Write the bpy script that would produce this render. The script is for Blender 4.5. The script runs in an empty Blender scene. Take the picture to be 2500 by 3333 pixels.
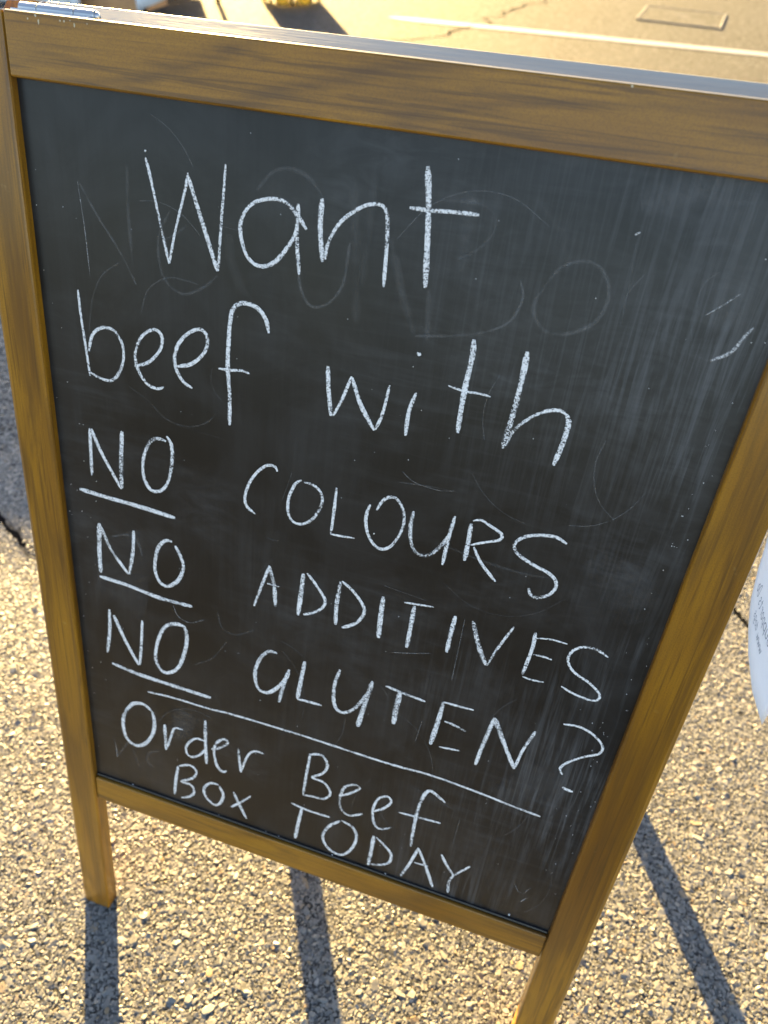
import bpy, bmesh, math, random
import numpy as np
from mathutils import Vector, Matrix, noise

# ------------------------------------------------------------------ camera, sky, sun, exposure
scene = bpy.context.scene
C = scene.collection
cam_data = bpy.data.cameras.new('camera')
cam = bpy.data.objects.new('camera', cam_data); C.objects.link(cam)
right = Vector((0.95057, 0.30854, 0.03477)); up = Vector((-0.23752, 0.65047, 0.72144)); fwd = Vector((-0.19998, 0.69404, -0.69160))
cam.matrix_world = Matrix(((right.x, up.x, -fwd.x, 0.45104), (right.y, up.y, -fwd.y, -0.21951),
                           (right.z, up.z, -fwd.z, 1.05582), (0, 0, 0, 1)))
cam_data.sensor_fit = 'VERTICAL'; cam_data.sensor_height = 36.0; cam_data.lens = 25.818
cam_data.clip_start = 0.02; cam_data.clip_end = 900
cam_data.dof.use_dof = True; cam_data.dof.focus_distance = 0.56; cam_data.dof.aperture_fstop = 6.5
scene.camera = cam

SUN_AZ, SUN_EL = math.radians(-32.0), math.radians(12.6)      # azimuth from +Y towards +X
world = bpy.data.worlds.new('World'); scene.world = world; world.use_nodes = True
wn = world.node_tree.nodes; wl = world.node_tree.links
sky = wn.new('ShaderNodeTexSky'); sky.sky_type = 'NISHITA'; sky.sun_disc = False
sky.sun_elevation = SUN_EL; sky.sun_rotation = SUN_AZ
sky.air_density = 0.8; sky.dust_density = 0.8; sky.ozone_density = 2.0
wn['Background'].inputs['Strength'].default_value = 0.05
wl.new(sky.outputs['Color'], wn['Background'].inputs['Color'])
sun_data = bpy.data.lights.new('sun', 'SUN'); sun_data.energy = 5.0; sun_data.angle = math.radians(0.55)
sun_data.color = (1.0, 0.78, 0.37)
sun = bpy.data.objects.new('sun', sun_data); C.objects.link(sun)
S = Vector((math.cos(SUN_EL) * math.sin(SUN_AZ), math.cos(SUN_EL) * math.cos(SUN_AZ), math.sin(SUN_EL)))
sun.rotation_euler = S.to_track_quat('Z', 'Y').to_euler(); sun.location = S * 8
scene.view_settings.view_transform = 'Standard'; scene.view_settings.look = 'None'
scene.view_settings.gamma = 1.0; scene.view_settings.use_curve_mapping = False
scene.view_settings.exposure = 3.62
scene.view_settings.use_white_balance = True; scene.view_settings.white_balance_temperature = 8200; scene.view_settings.white_balance_tint = 14
scene.cycles.max_bounces = 6; scene.cycles.transparent_max_bounces = 16

rng = random.Random(7); nrng = np.random.default_rng(11)

# ------------------------------------------------------------------ helpers
def link(name, me, mats, parent=None, matrix=None, **props):
    o = bpy.data.objects.new(name, me); C.objects.link(o)
    for m in (mats if isinstance(mats, (list, tuple)) else [mats]): 
        if m and not any(x == m for x in me.materials): me.materials.append(m)
    if parent: o.parent = parent
    if matrix is not None: o.matrix_local = matrix
    for k, v in props.items(): o[k] = v
    return o
def mesh(name, verts, faces, smooth=False):
    me = bpy.data.meshes.new(name); me.from_pydata([tuple(v) for v in verts], [], faces); me.update()
    if smooth: me.polygons.foreach_set('use_smooth', [True] * len(me.polygons))
    return me
def bm_mesh(name, bm, smooth=False):
    me = bpy.data.meshes.new(name); bmesh.ops.recalc_face_normals(bm, faces=bm.faces); bm.to_mesh(me); bm.free()
    if smooth: me.polygons.foreach_set('use_smooth', [True] * len(me.polygons))
    return me
def box_bm(x0, x1, y0, y1, z0, z1, bev=0.0, seg=2):
    bm = bmesh.new()
    v = [bm.verts.new((x, y, z)) for x in (x0, x1) for y in (y0, y1) for z in (z0, z1)]
    for f in ((0,1,3,2), (4,6,7,5), (0,4,5,1), (2,3,7,6), (0,2,6,4), (1,5,7,3)): bm.faces.new([v[i] for i in f])
    if bev: bmesh.ops.bevel(bm, geom=list(bm.edges), offset=bev, segments=seg, profile=0.5, affect='EDGES')
    return bm
def tube(pts, r, n=8, cap=True):
    """verts, faces of a tube along points; r scalar or list"""
    V, F = [], []
    pts = [Vector(p) for p in pts]
    for i, p in enumerate(pts):
        t = (pts[min(i + 1, len(pts) - 1)] - pts[max(i - 1, 0)]).normalized()
        a = t.orthogonal().normalized() if i == 0 else (a - t * a.dot(t)).normalized()
        b = t.cross(a); rr = r[i] if isinstance(r, (list, tuple)) else r
        for k in range(n):
            w = 2 * math.pi * k / n; V.append(p + (a * math.cos(w) + b * math.sin(w)) * rr)
    for i in range(len(pts) - 1):
        for k in range(n):
            F.append((i*n + k, i*n + (k+1) % n, (i+1)*n + (k+1) % n, (i+1)*n + k))
    if cap: F.append(tuple(range(n))[::-1]); F.append(tuple((len(pts)-1)*n + k for k in range(n)))
    return V, F

# ------------------------------------------------------------------ materials
class NT:
    def __init__(s, name):
        s.m = bpy.data.materials.new(name); s.m.use_nodes = True; s.n = s.m.node_tree.nodes; s.l = s.m.node_tree.links
        s.b = s.n['Principled BSDF']; s.out = s.n['Material Output']
    def node(s, t, ins=None, **kw):
        n = s.n.new(t)
        for k, v in kw.items(): setattr(n, k, v)
        for k, v in (ins or {}).items(): s.put(n, k, v)
        return n
    def put(s, n, k, v):
        sock = n.inputs[k]
        if isinstance(v, bpy.types.NodeSocket): s.l.new(v, sock)
        else: sock.default_value = v
    def noise(s, vec, scale, detail=3, rough=0.55, dist=0.0):
        return s.node('ShaderNodeTexNoise', {'Vector': vec, 'Scale': scale, 'Detail': detail, 'Roughness': rough, 'Distortion': dist}).outputs['Fac']
    def coord(s, scale=(1, 1, 1), loc=(0, 0, 0), kind='Object', rot=(0, 0, 0)):
        c = s.node('ShaderNodeTexCoord').outputs[kind]
        return s.node('ShaderNodeMapping', {'Vector': c, 'Scale': scale, 'Location': loc, 'Rotation': rot}).outputs['Vector']
    def ramp(s, fac, stops):
        n = s.node('ShaderNodeValToRGB', {'Fac': fac}); e = n.color_ramp.elements
        while len(e) < len(stops): e.new(0.5)
        for el, (p, c) in zip(e, stops):
            el.position = p; el.color = (c, c, c, 1) if isinstance(c, (int, float)) else (*c, 1)
        return n.outputs['Color']
    def mix(s, fac, a, b, mode='MIX'):
        n = s.node('ShaderNodeMix', data_type='RGBA', blend_type=mode)
        for i, v in ((0, fac), (6, a), (7, b)):
            if isinstance(v, bpy.types.NodeSocket): s.l.new(v, n.inputs[i])
            else: n.inputs[i].default_value = v if i == 0 else ((*v, 1) if len(v) == 3 else v)
        return n.outputs[2]
    def math(s, op, a, b=0.0, clamp=False):
        n = s.node('ShaderNodeMath', operation=op, use_clamp=clamp)
        for i, v in ((0, a), (1, b)):
            if isinstance(v, bpy.types.NodeSocket): s.l.new(v, n.inputs[i])
            else: n.inputs[i].default_value = v
        return n.outputs[0]
    def bump(s, h, strength, dist=0.001):
        return s.node('ShaderNodeBump', {'Height': h, 'Strength': strength, 'Distance': dist}).outputs['Normal']
    def set(s, **kw):
        for k, v in kw.items(): s.put(s.b, k.replace('_', ' '), v)
        return s

def plain(name, col, rough=0.6, metal=0.0, bumpscale=0, bumpstr=0.2, var=0.15):
    t = NT(name); c = t.coord()
    n = t.noise(c, 14, 4)
    col2 = tuple(x * (1 - var) for x in col); col3 = tuple(min(1, x * (1 + var)) for x in col)
    t.set(Base_Color=t.ramp(n, [(0.3, col2), (0.7, col3)]), Roughness=rough, Metallic=metal)
    if bumpscale: t.set(Normal=t.bump(t.noise(c, bumpscale, 3), bumpstr, 0.002))
    return t.m

def wood(name, axis, offs, dark=1.0):
    """stained, varnished softwood with the grain running along one local axis"""
    t = NT(name)
    def ax(l, a): return (l, a, a) if axis == 'X' else (a, l, a)
    big = t.noise(t.coord(ax(2.4, 17.0), offs), 1.0, 3, 0.55, 0.7)
    fine = t.noise(t.coord(ax(14, 480), offs), 1.0, 3, 0.6)
    streak = t.noise(t.coord(ax(3.6, 40), offs), 1.0, 4, 0.62, 1.2)
    # growth rings cut lengthwise: contour lines of a long soft noise
    ring = t.math('PINGPONG', t.math('MULTIPLY', t.noise(t.coord(ax(1.1, 8.0), offs), 1.0, 2, 0.5, 0.35), 26.0), 1.0)
    base = t.ramp(big, [(0.28, (0.20*dark, 0.074*dark, 0.0045*dark)), (0.5, (0.335*dark, 0.140*dark, 0.0075*dark)), (0.72, (0.43*dark, 0.192*dark, 0.012*dark))])
    base = t.mix(t.ramp(streak, [(0.52, 0.0), (0.72, 0.6)]), base, (0.080*dark, 0.032*dark, 0.006*dark))
    base = t.mix(t.math('MULTIPLY', t.ramp(ring, [(0.55, 0.0), (0.95, 0.6)]), t.ramp(fine, [(0.35, 1.0), (0.65, 0.45)])), base, (0.10*dark, 0.040*dark, 0.006*dark))
    base = t.mix(t.ramp(fine, [(0.34, 0.32), (0.58, 0.0)]), base, (0.13*dark, 0.055*dark, 0.008*dark))
    lines = t.noise(t.coord(ax(5.5, 230), offs), 1.0, 4, 0.7, 0.6)
    base = t.mix(t.ramp(lines, [(0.53, 0.0), (0.62, 0.6)]), base, (0.085*dark, 0.034*dark, 0.005*dark))
    grit = t.noise(t.coord((1000, 1000, 1000)), 1.0, 1)
    base = t.mix(t.ramp(grit, [(0.40, 0.28), (0.50, 0.0)]), base, (0.11*dark, 0.045*dark, 0.008*dark))
    # pale rubbed scuffs
    scuff = t.noise(t.coord((60, 60, 60), (3, 1, 5)), 1.0, 3)
    base = t.mix(t.ramp(scuff, [(0.70, 0.0), (0.80, 0.25)]), base, (0.50, 0.33, 0.12))
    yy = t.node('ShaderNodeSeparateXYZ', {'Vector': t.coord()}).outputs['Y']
    sky_sheen = t.math('MULTIPLY', t.math('GREATER_THAN', yy, 0.9846), t.ramp(streak, [(0.3, 0.80), (0.7, 0.62)]))  # top faces only: sky reflection painted as pale grey-blue colour
    base = t.mix(sky_sheen, base, (0.34, 0.37, 0.36))
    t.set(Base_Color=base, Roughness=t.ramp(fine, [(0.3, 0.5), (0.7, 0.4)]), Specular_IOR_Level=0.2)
    t.set(Normal=t.bump(fine, 0.12, 0.0006))
    t.put(t.b, 'Coat Weight', t.math('SUBTRACT', 0.9, t.math('MULTIPLY', sky_sheen, 1.05), True)); t.b.inputs['Coat Roughness'].default_value = 0.2; t.b.inputs['Coat IOR'].default_value = 1.36
    return t.m
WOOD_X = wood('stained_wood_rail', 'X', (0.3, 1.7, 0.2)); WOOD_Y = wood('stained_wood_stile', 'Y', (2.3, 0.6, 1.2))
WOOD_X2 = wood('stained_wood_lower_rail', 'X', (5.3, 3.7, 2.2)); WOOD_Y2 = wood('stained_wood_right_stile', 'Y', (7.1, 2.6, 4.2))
STEEL = plain('zinc_steel', (0.50, 0.52, 0.54), 0.36, 1.0, 300, 0.05, 0.08)
# chalk strokes on the board: (width mm, points in 0.1 mm from the left foot)
WORDS = [
 ('Want', [(2.3,[(1366,9090),(1399,8974),(1460,8695),(1525,8406)]),(2.2,[(1529,8411),(1577,8619),(1667,8922),(1691,9035)]),(3.5,[(1690,9021),(1754,8845),(1842,8613),(1914,8418)]),(2.3,[(1921,8420),(1941,8721),(1962,8963),(1975,9125)]),(3.0,[(2576,8803),(2513,8874),(2417,8952),(2291,8954),(2173,8905),(2101,8806),(2091,8699),(2138,8567),(2210,8513),(2290,8516),(2375,8574),(2464,8696),(2502,8777),(2511,8852)]),(3.2,[(2508,8954),(2511,8733),(2541,8500)]),(4.0,[(2674,9013),(2674,8833),(2704,8613)]),(2.7,[(2723,8631),(2735,8738),(2810,8882),(2944,8995),(3051,9031),(3109,9009),(3135,8917),(3148,8715),(3153,8522)]),(3.9,[(3352,9292),(3388,9080),(3418,8803),(3440,8566)]),(2.7,[(3269,9041),(3404,9044),(3553,9056),(3719,9063)])]),
 ('beef', [(2.4,[(724,8079),(730,7883),(748,7644),(766,7392)]),(2.8,[(776,7602),(821,7743),(912,7816),(1015,7818),(1082,7738),(1094,7618),(1041,7473),(960,7391),(853,7394),(775,7422)]),(2.9,[(1188,7561),(1311,7615),(1418,7730),(1447,7837),(1405,7892),(1324,7867),(1249,7789),(1200,7659),(1223,7530),(1301,7431),(1394,7415),(1443,7442)]),(3.0,[(1566,7634),(1697,7685),(1807,7799),(1832,7911),(1780,7969),(1682,7927),(1592,7829),(1548,7710),(1565,7601),(1624,7519),(1698,7487)]),(3.6,[(2329,8046),(2303,8140),(2228,8215),(2118,8227),(2045,8177),(2018,8069),(2006,7892),(2002,7711),(2020,7490),(2022,7246)]),(2.5,[(1924,7694),(2031,7702),(2128,7718),(2186,7703)])]),
 ('with', [(3.7,[(2802,7893),(2821,7719),(2856,7515)]),(2.6,[(2874,7520),(2935,7672),(2990,7854)]),(3.6,[(2994,7846),(3082,7650),(3205,7478)]),(2.5,[(3212,7485),(3254,7634),(3280,7848)]),(3.3,[(3481,7836),(3458,7751),(3444,7658),(3445,7493)]),(2.8,[(3446,8121),(3462,8116),(3470,8105)]),(3.9,[(3823,8290),(3831,8154),(3818,7900),(3822,7604)]),(1.9,[(3700,7935),(3823,7919),(3921,7926),(4004,7919)]),(4.0,[(4188,8278),(4191,8114),(4182,7843),(4158,7563)]),(2.5,[(4176,7585),(4209,7710),(4299,7827),(4396,7900),(4485,7925),(4537,7903)]),(3.9,[(4533,7909),(4560,7861),(4563,7793),(4556,7685),(4532,7521)])]),
 ('NO', [(3.6,[(715,6914),(705,6689),(694,6456)]),(3.6,[(731,6913),(814,6705),(984,6398)]),(4.3,[(989,6404),(1002,6674),(1032,6962)]),(3.3,[(1446,6966),(1386,6976),(1297,6930),(1222,6750),(1219,6573),(1285,6465),(1387,6492),(1459,6612),(1499,6819),(1492,6956),(1452,7015)]),(4.4,[(551,6284),(799,6274),(1149,6267),(1509,6248)])]),
 ('COLOURS', [(2.8,[(2444,6940),(2426,6977),(2356,6974),(2267,6885),(2198,6760),(2166,6621),(2193,6540),(2268,6498)]),(2.7,[(2655,6917),(2602,6866),(2555,6725),(2556,6595),(2601,6519),(2684,6515),(2771,6588),(2832,6714),(2838,6822),(2779,6891),(2679,6907)]),(2.8,[(2953,6926),(2949,6746),(2940,6492)]),(2.0,[(2940,6492),(3040,6499),(3143,6513)]),(2.8,[(3299,6818),(3331,6902),(3378,6954),(3437,6964),(3489,6912),(3521,6837),(3527,6738),(3496,6617),(3440,6513),(3373,6475),(3308,6501),(3251,6581),(3220,6694),(3225,6789),(3242,6853)]),(3.1,[(3590,6890),(3587,6710),(3630,6560),(3703,6516),(3784,6551),(3860,6671),(3886,6742)]),(3.3,[(3915,6934),(3896,6735),(3885,6476)]),(3.6,[(4047,6903),(4051,6716),(4049,6565)]),(2.5,[(4055,6930),(4114,6953),(4191,6923),(4285,6878),(4281,6825),(4182,6776),(4074,6719)]),(2.7,[(4100,6709),(4181,6583),(4320,6450)]),(3.0,[(4765,6931),(4672,6965),(4539,6941),(4444,6893),(4396,6817),(4436,6745),(4559,6687),(4711,6638),(4773,6560),(4742,6462),(4656,6402),(4602,6417),(4578,6470)])]),
 ('NO', [(5.0,[(725,5974),(699,5684),(690,5418)]),(3.7,[(735,5952),(825,5721),(993,5491)]),(3.6,[(1005,5494),(1059,5765),(1081,5996)]),(3.8,[(1471,5990),(1401,5982),(1319,5867),(1281,5652),(1323,5509),(1406,5483),(1517,5583),(1576,5743),(1548,5860),(1500,5957)]),(4.2,[(676,5368),(971,5359),(1315,5320),(1659,5330)])]),
 ('ADDITIVES', [(3.0,[(2279,5542),(2344,5780),(2413,6018)]),(3.9,[(2413,6011),(2464,5818),(2485,5602)]),(2.3,[(2398,5827),(2453,5827),(2515,5826)]),(4.5,[(2728,6035),(2717,5799),(2702,5578)]),(3.3,[(2761,6050),(2858,5943),(2942,5822),(2917,5726),(2836,5649),(2755,5604)]),(3.9,[(3065,6056),(3049,5807),(3057,5595)]),(3.2,[(3075,6064),(3190,5988),(3299,5840),(3260,5702),(3183,5625),(3118,5582)]),(4.6,[(3446,6022),(3447,5842),(3452,5582)]),(2.0,[(3630,6022),(3732,6036),(3878,6055)]),(4.1,[(3719,6015),(3716,5831),(3710,5565)]),(4.0,[(4068,6028),(4058,5850),(4053,5636)]),(4.1,[(4215,6025),(4305,5789),(4395,5620)]),(2.5,[(4405,5619),(4456,5818),(4543,6077)]),(3.4,[(4717,6078),(4724,5913),(4702,5632)]),(1.8,[(4728,6023),(4843,6051),(4976,6050)]),(2.0,[(4745,5859),(4828,5865),(4896,5858)]),(2.3,[(4707,5609),(4790,5602),(4884,5612)]),(2.5,[(5300,6031),(5203,6072),(5097,6062),(5030,5998),(5017,5897),(5087,5800),(5233,5731),(5327,5654),(5333,5593),(5275,5565),(5139,5582),(5025,5622)])]),
 ('NO', [(4.0,[(749,4996),(732,4731),(680,4428)]),(4.3,[(793,4940),(898,4671),(1038,4389)]),(3.4,[(1052,4394),(1088,4707),(1111,4981)]),(4.2,[(1576,5063),(1477,5063),(1363,4991),(1280,4804),(1238,4553),(1302,4409),(1406,4427),(1500,4543),(1569,4761),(1593,4942),(1571,5070)]),(4.5,[(724,4298),(1031,4262),(1427,4255),(1845,4254)])]),
 ('GLUTEN?', [(3.9,[(2526,5075),(2438,5066),(2348,4926),(2311,4740),(2347,4576),(2433,4549),(2526,4630),(2625,4799),(2654,4925)]),(3.7,[(2650,4909),(2606,4705),(2569,4482)]),(4.1,[(2802,5078),(2776,4827),(2754,4599)]),(3.2,[(2755,4591),(2861,4602),(3001,4607)]),(3.8,[(3143,5106),(3105,4895),(3124,4670),(3199,4597),(3297,4665),(3374,4798),(3436,4951)]),(4.6,[(3455,5084),(3417,4815),(3372,4486)]),(2.9,[(3581,5076),(3740,5054),(3957,5033)]),(5.2,[(3719,5046),(3708,4872),(3703,4652)]),(4.4,[(4114,5093),(4101,4863),(4073,4544)]),(2.3,[(4115,5088),(4223,5090),(4384,5098)]),(2.8,[(4157,4872),(4240,4863),(4356,4830)]),(2.2,[(4156,4549),(4245,4563),(4341,4577)]),(4.0,[(4576,5084),(4534,4754),(4510,4470)]),(4.4,[(4576,5084),(4693,4851),(4848,4566)]),(3.1,[(4851,4582),(4876,4813),(4935,5065)]),(2.7,[(5134,5235),(5255,5257),(5379,5222),(5485,5130),(5485,5033),(5371,4941),(5260,4822),(5221,4731),(5255,4673)]),(3.7,[(5289,4525),(5332,4514),(5385,4508)])]),
 ('line', [(2.7,[(1126,4056),(1421,4087),(1814,4095),(2070,4118),(2818,4138),(3674,4133),(4130,4158),(4581,4135),(4916,4101),(5190,4081)])]),
 ('Order', [(4.5,[(1154,3800),(1061,3855),(935,3812),(826,3635),(793,3450),(828,3254),(939,3194),(1058,3280),(1151,3459),(1182,3643),(1162,3796)]),(4.0,[(1304,3666),(1305,3489),(1306,3287)]),(3.0,[(1312,3300),(1375,3518),(1421,3657),(1516,3672)]),(3.3,[(1771,3616),(1663,3605),(1566,3478),(1550,3367),(1603,3309),(1700,3372),(1783,3502)]),(4.1,[(1781,3921),(1779,3620),(1789,3284)]),(3.4,[(1850,3531),(1944,3588),(2036,3695),(2001,3737),(1917,3661),(1877,3508),(1917,3298),(1985,3247),(2026,3282)]),(3.4,[(2154,3661),(2169,3514),(2191,3332)]),(2.8,[(2191,3349),(2260,3604),(2335,3705),(2438,3715)])]),
 ('Beef', [(3.2,[(2931,3912),(2911,3637),(2894,3317)]),(3.2,[(2918,3913),(3050,3958),(3120,3847),(3081,3713),(2976,3605),(3103,3587),(3182,3469),(3121,3352),(2995,3329),(2889,3307)]),(3.1,[(3275,3467),(3379,3553),(3477,3674),(3426,3701),(3323,3620),(3286,3430),(3316,3285),(3409,3234),(3545,3325)]),(3.0,[(3645,3408),(3750,3511),(3809,3625),(3765,3689),(3678,3614),(3641,3441),(3669,3260),(3739,3187),(3853,3262)]),(3.6,[(4324,3862),(4260,3904),(4149,3951),(4094,3776),(4075,3494),(4082,3087)]),(3.0,[(3903,3522),(4103,3543),(4324,3564)])]),
 ('BOX', [(3.8,[(1445,3089),(1410,2852),(1388,2615)]),(3.5,[(1460,3103),(1587,3170),(1664,3114),(1625,2987),(1481,2866),(1595,2862),(1636,2768),(1577,2665),(1474,2597)]),(3.8,[(1931,3016),(1835,3001),(1756,2880),(1777,2758),(1875,2672),(1946,2724),(1987,2875),(1940,3002)]),(3.9,[(2110,2988),(2181,2817),(2268,2630)]),(3.3,[(2313,3017),(2194,2861),(2085,2733)])]),
 ('TODAY', [(3.1,[(2770,3122),(2960,3096),(3204,3105)]),(4.3,[(2894,3101),(2869,2867),(2845,2588)]),(3.7,[(3319,3107),(3203,2957),(3152,2781),(3217,2623),(3366,2576),(3471,2715),(3515,2927),(3463,3068),(3331,3120)]),(4.3,[(3692,3053),(3691,2829),(3680,2573)]),(3.2,[(3717,3048),(3828,2956),(3902,2863),(3894,2725),(3802,2638),(3695,2601)]),(3.7,[(4165,3104),(4106,2819),(4041,2583)]),(3.6,[(4167,3093),(4272,2869),(4389,2585)]),(2.6,[(4150,2861),(4223,2869),(4296,2874)]),(3.3,[(4400,3123),(4473,2995),(4565,2875)]),(2.8,[(4701,3090),(4623,2963),(4566,2868)]),(3.6,[(4565,2875),(4537,2745),(4552,2578)])]),
]
GHOSTS = [
 (0.8,0.5,[(804,8856),(830,8553),(844,8196)]),
 (1.2,0.22,[(797,8886),(947,8651),(1121,8419),(1244,8204)]),
 (1.9,0.14,[(1217,9024),(1207,8689),(1222,8336)]),
 (1.6,0.16,[(1545,8770),(1456,8617),(1439,8470),(1463,8326),(1536,8238),(1650,8207),(1802,8284),(1914,8386)]),
 (1.1,0.12,[(1719,8855),(1708,8732),(1586,8621),(1472,8556)]),
 (2.0,0.13,[(2205,8997),(2318,9123),(2448,9157),(2580,9119),(2676,9020)]),
 (1.6,0.22,[(2535,8507),(2559,8400),(2617,8313),(2688,8299),(2787,8360),(2862,8484),(2881,8642),(2889,8763)]),
 (5.5,0.05,[(2003,8685),(2023,8501),(2097,8352),(2190,8253)]),
 (4.2,0.07,[(2875,9213),(2924,8798),(2986,8251)]),
 (3.5,0.05,[(3016,9205),(3011,8811),(2994,8507)]),
 (0.8,0.16,[(1116,8352),(947,8222),(849,8031),(792,7766)]),
 (0.8,0.15,[(1271,8001),(1341,8187),(1500,8299),(1652,8308),(1765,8295)]),
 (0.9,0.13,[(1130,7374),(1294,7291),(1457,7166),(1667,7150),(1833,7233),(1935,7374)]),
 (1.8,0.17,[(4275,8836),(4214,8718),(4166,8563),(4261,8437),(4411,8440),(4552,8530),(4607,8658),(4589,8783),(4507,8881),(4391,8894),(4275,8836)]),
 (6.5,0.07,[(3636,9182),(3649,8981),(3664,8712)]),
 (1.3,0.1,[(3454,9110),(3689,9130),(3817,9074),(3823,8966),(3739,8854),(3629,8779)]),
 (3.9,0.1,[(3167,8836),(3291,8497),(3406,8250)]),
 (2.3,0.1,[(3468,8559),(3502,8219)]),
 (1.4,0.2,[(3408,8234),(3664,8283),(3877,8348),(4030,8447),(4088,8608),(4050,8719)]),
 (4.2,0.05,[(4064,9203),(4139,9122),(4241,9044),(4315,8849)]),
 (1.1,0.13,[(4685,9046),(4710,8804),(4722,8547)]),
 (0.7,0.2,[(4700,8631),(4721,8764),(4784,8886)]),
 (0.6,0.18,[(5125,8751),(5126,8876),(5202,8970),(5309,9001),(5387,8961)]),
 (1.2,0.55,[(5193,8707),(5275,8786),(5343,8860)]),
 (0.5,0.3,[(5126,8667),(5166,8529),(5231,8453),(5318,8441)]),
 (2.6,0.8,[(5304,8441),(5403,8518),(5448,8628),(5478,8683)]),
 (1.6,0.85,[(4666,9090),(4677,9100),(4692,9108)]),
 (1.8,0.22,[(849,5867),(1034,5933),(1125,5860),(1154,5742)]),
 (1.3,0.3,[(1459,5272),(1505,5164),(1626,5128),(1785,5217)]),
 (1.2,0.14,[(1916,5356),(1964,5182),(2107,5149),(2291,5267)]),
 (1.0,0.14,[(1666,4619),(1867,4781),(2012,5032)]),
 (2.0,0.3,[(663,3166),(677,3046),(680,2900)]),
 (1.9,0.15,[(845,3296),(902,3070),(962,2857)]),
 (2.2,0.14,[(1225,3227),(1108,3159),(1059,3028),(1126,2929)]),
 (1.9,0.14,[(682,2919),(855,3230)]),
 (1.4,0.1,[(3852,6658),(4233,6599),(4544,6586),(4734,6613)]),
 (1.1,0.25,[(3581,5467),(3743,5512),(3919,5575)]),
 (0.8,0.3,[(4147,6026),(4146,5682),(4144,5345)]),
 (0.7,0.25,[(3450,7206),(3560,7135),(3745,7114),(3867,7137)]),
 (0.7,0.22,[(3436,7103),(3688,7129),(3920,7141)]),
 (11.1,0.1,[(4650,9267),(4910,9360),(5275,9429)]),
 (16.0,0.08,[(5223,9404),(5267,9086),(5325,8633)]),
 (17.6,0.1,[(1563,3947),(1518,3747),(1443,3495)]),
 (29.6,0.07,[(644,5350),(893,5307),(1188,5252)]),
 (17.8,0.06,[(1037,5983),(1168,5771),(1100,5439)]),
 (24.5,0.06,[(4969,6863),(5274,6666),(5429,6413)]),
 (25.5,0.07,[(4805,4112),(5012,4366),(5123,4805)]),
 (1.4,0.35,[(5158,3068),(5213,2967),(5283,2969)]),
 (1.9,0.4,[(5266,2826),(5290,2878),(5316,2919)]),
 (1.6,0.3,[(5279,2985),(5300,3053),(5327,3087)]),
]
# ------------------------------------------------------------------ the ground
def asphalt():
    t = NT('asphalt')
    c = t.coord()
    vor = t.node('ShaderNodeTexVoronoi', {'Vector': c, 'Scale': 105.0, 'Randomness': 1.0}, feature='F1')
    cell = t.node('ShaderNodeSeparateColor', {'Color': vor.outputs['Color']}).outputs['Red']
    edge = t.node('ShaderNodeTexVoronoi', {'Vector': c, 'Scale': 105.0, 'Randomness': 1.0}, feature='DISTANCE_TO_EDGE').outputs['Distance']
    vor2 = t.node('ShaderNodeTexVoronoi', {'Vector': c, 'Scale': 330.0}, feature='F1')
    cell2 = t.node('ShaderNodeSeparateColor', {'Color': vor2.outputs['Color']}).outputs['Green']
    stone = t.ramp(cell, [(0.0, (0.07, 0.071, 0.073)), (0.5, (0.12, 0.122, 0.124)), (0.85, (0.18, 0.182, 0.185)), (1.0, (0.24, 0.242, 0.245))])
    grit = t.ramp(cell2, [(0.0, (0.035, 0.035, 0.035)), (0.6, (0.07, 0.069, 0.066)), (1.0, (0.14, 0.135, 0.126))])
    col = t.mix(t.ramp(edge, [(0.06, 0.0), (0.14, 1.0)]), grit, stone)
    large = t.noise(c, 1.3, 4)
    col = t.mix(t.ramp(large, [(0.35, 0.25), (0.65, 0.0)]), col, (0.05, 0.05, 0.05))
    col = t.mix(t.ramp(t.noise(c, 34, 3, 0.7), [(0.40, 0.75), (0.54, 0.0)]), col, (0.035, 0.034, 0.032))
    col = t.mix(t.ramp(t.noise(c, 21, 2, 0.6), [(0.54, 0.0), (0.66, 0.55)]), col, (0.165, 0.166, 0.168))
    col = t.mix(t.ramp(t.noise(c, 62, 2, 0.6), [(0.42, 0.6), (0.52, 0.0)]), col, (0.03, 0.029, 0.028))
    h = t.math('ADD', t.math('MULTIPLY', t.ramp(edge, [(0.0, 0.0), (0.25, 1.0)]), t.math('ADD', cell, 0.4)), t.math('MULTIPLY', cell2, 0.35))
    t.set(Base_Color=col, Roughness=t.ramp(cell, [(0, 0.95), (1, 0.8)]), Specular_IOR_Level=0.06, Normal=t.bump(h, 0.45, 0.003))
    return t.m
ASPHALT = asphalt()
G = 260.0
nx = 24
gv = [(-G + 2*G*i/nx, -G + 2*G*j/nx, 0) for j in range(nx + 1) for i in range(nx + 1)]
gf = [(j*(nx+1)+i, j*(nx+1)+i+1, (j+1)*(nx+1)+i+1, (j+1)*(nx+1)+i) for j in range(nx) for i in range(nx)]
ground = link('ground', mesh('ground', gv, gf), ASPHALT, kind='structure')

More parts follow.
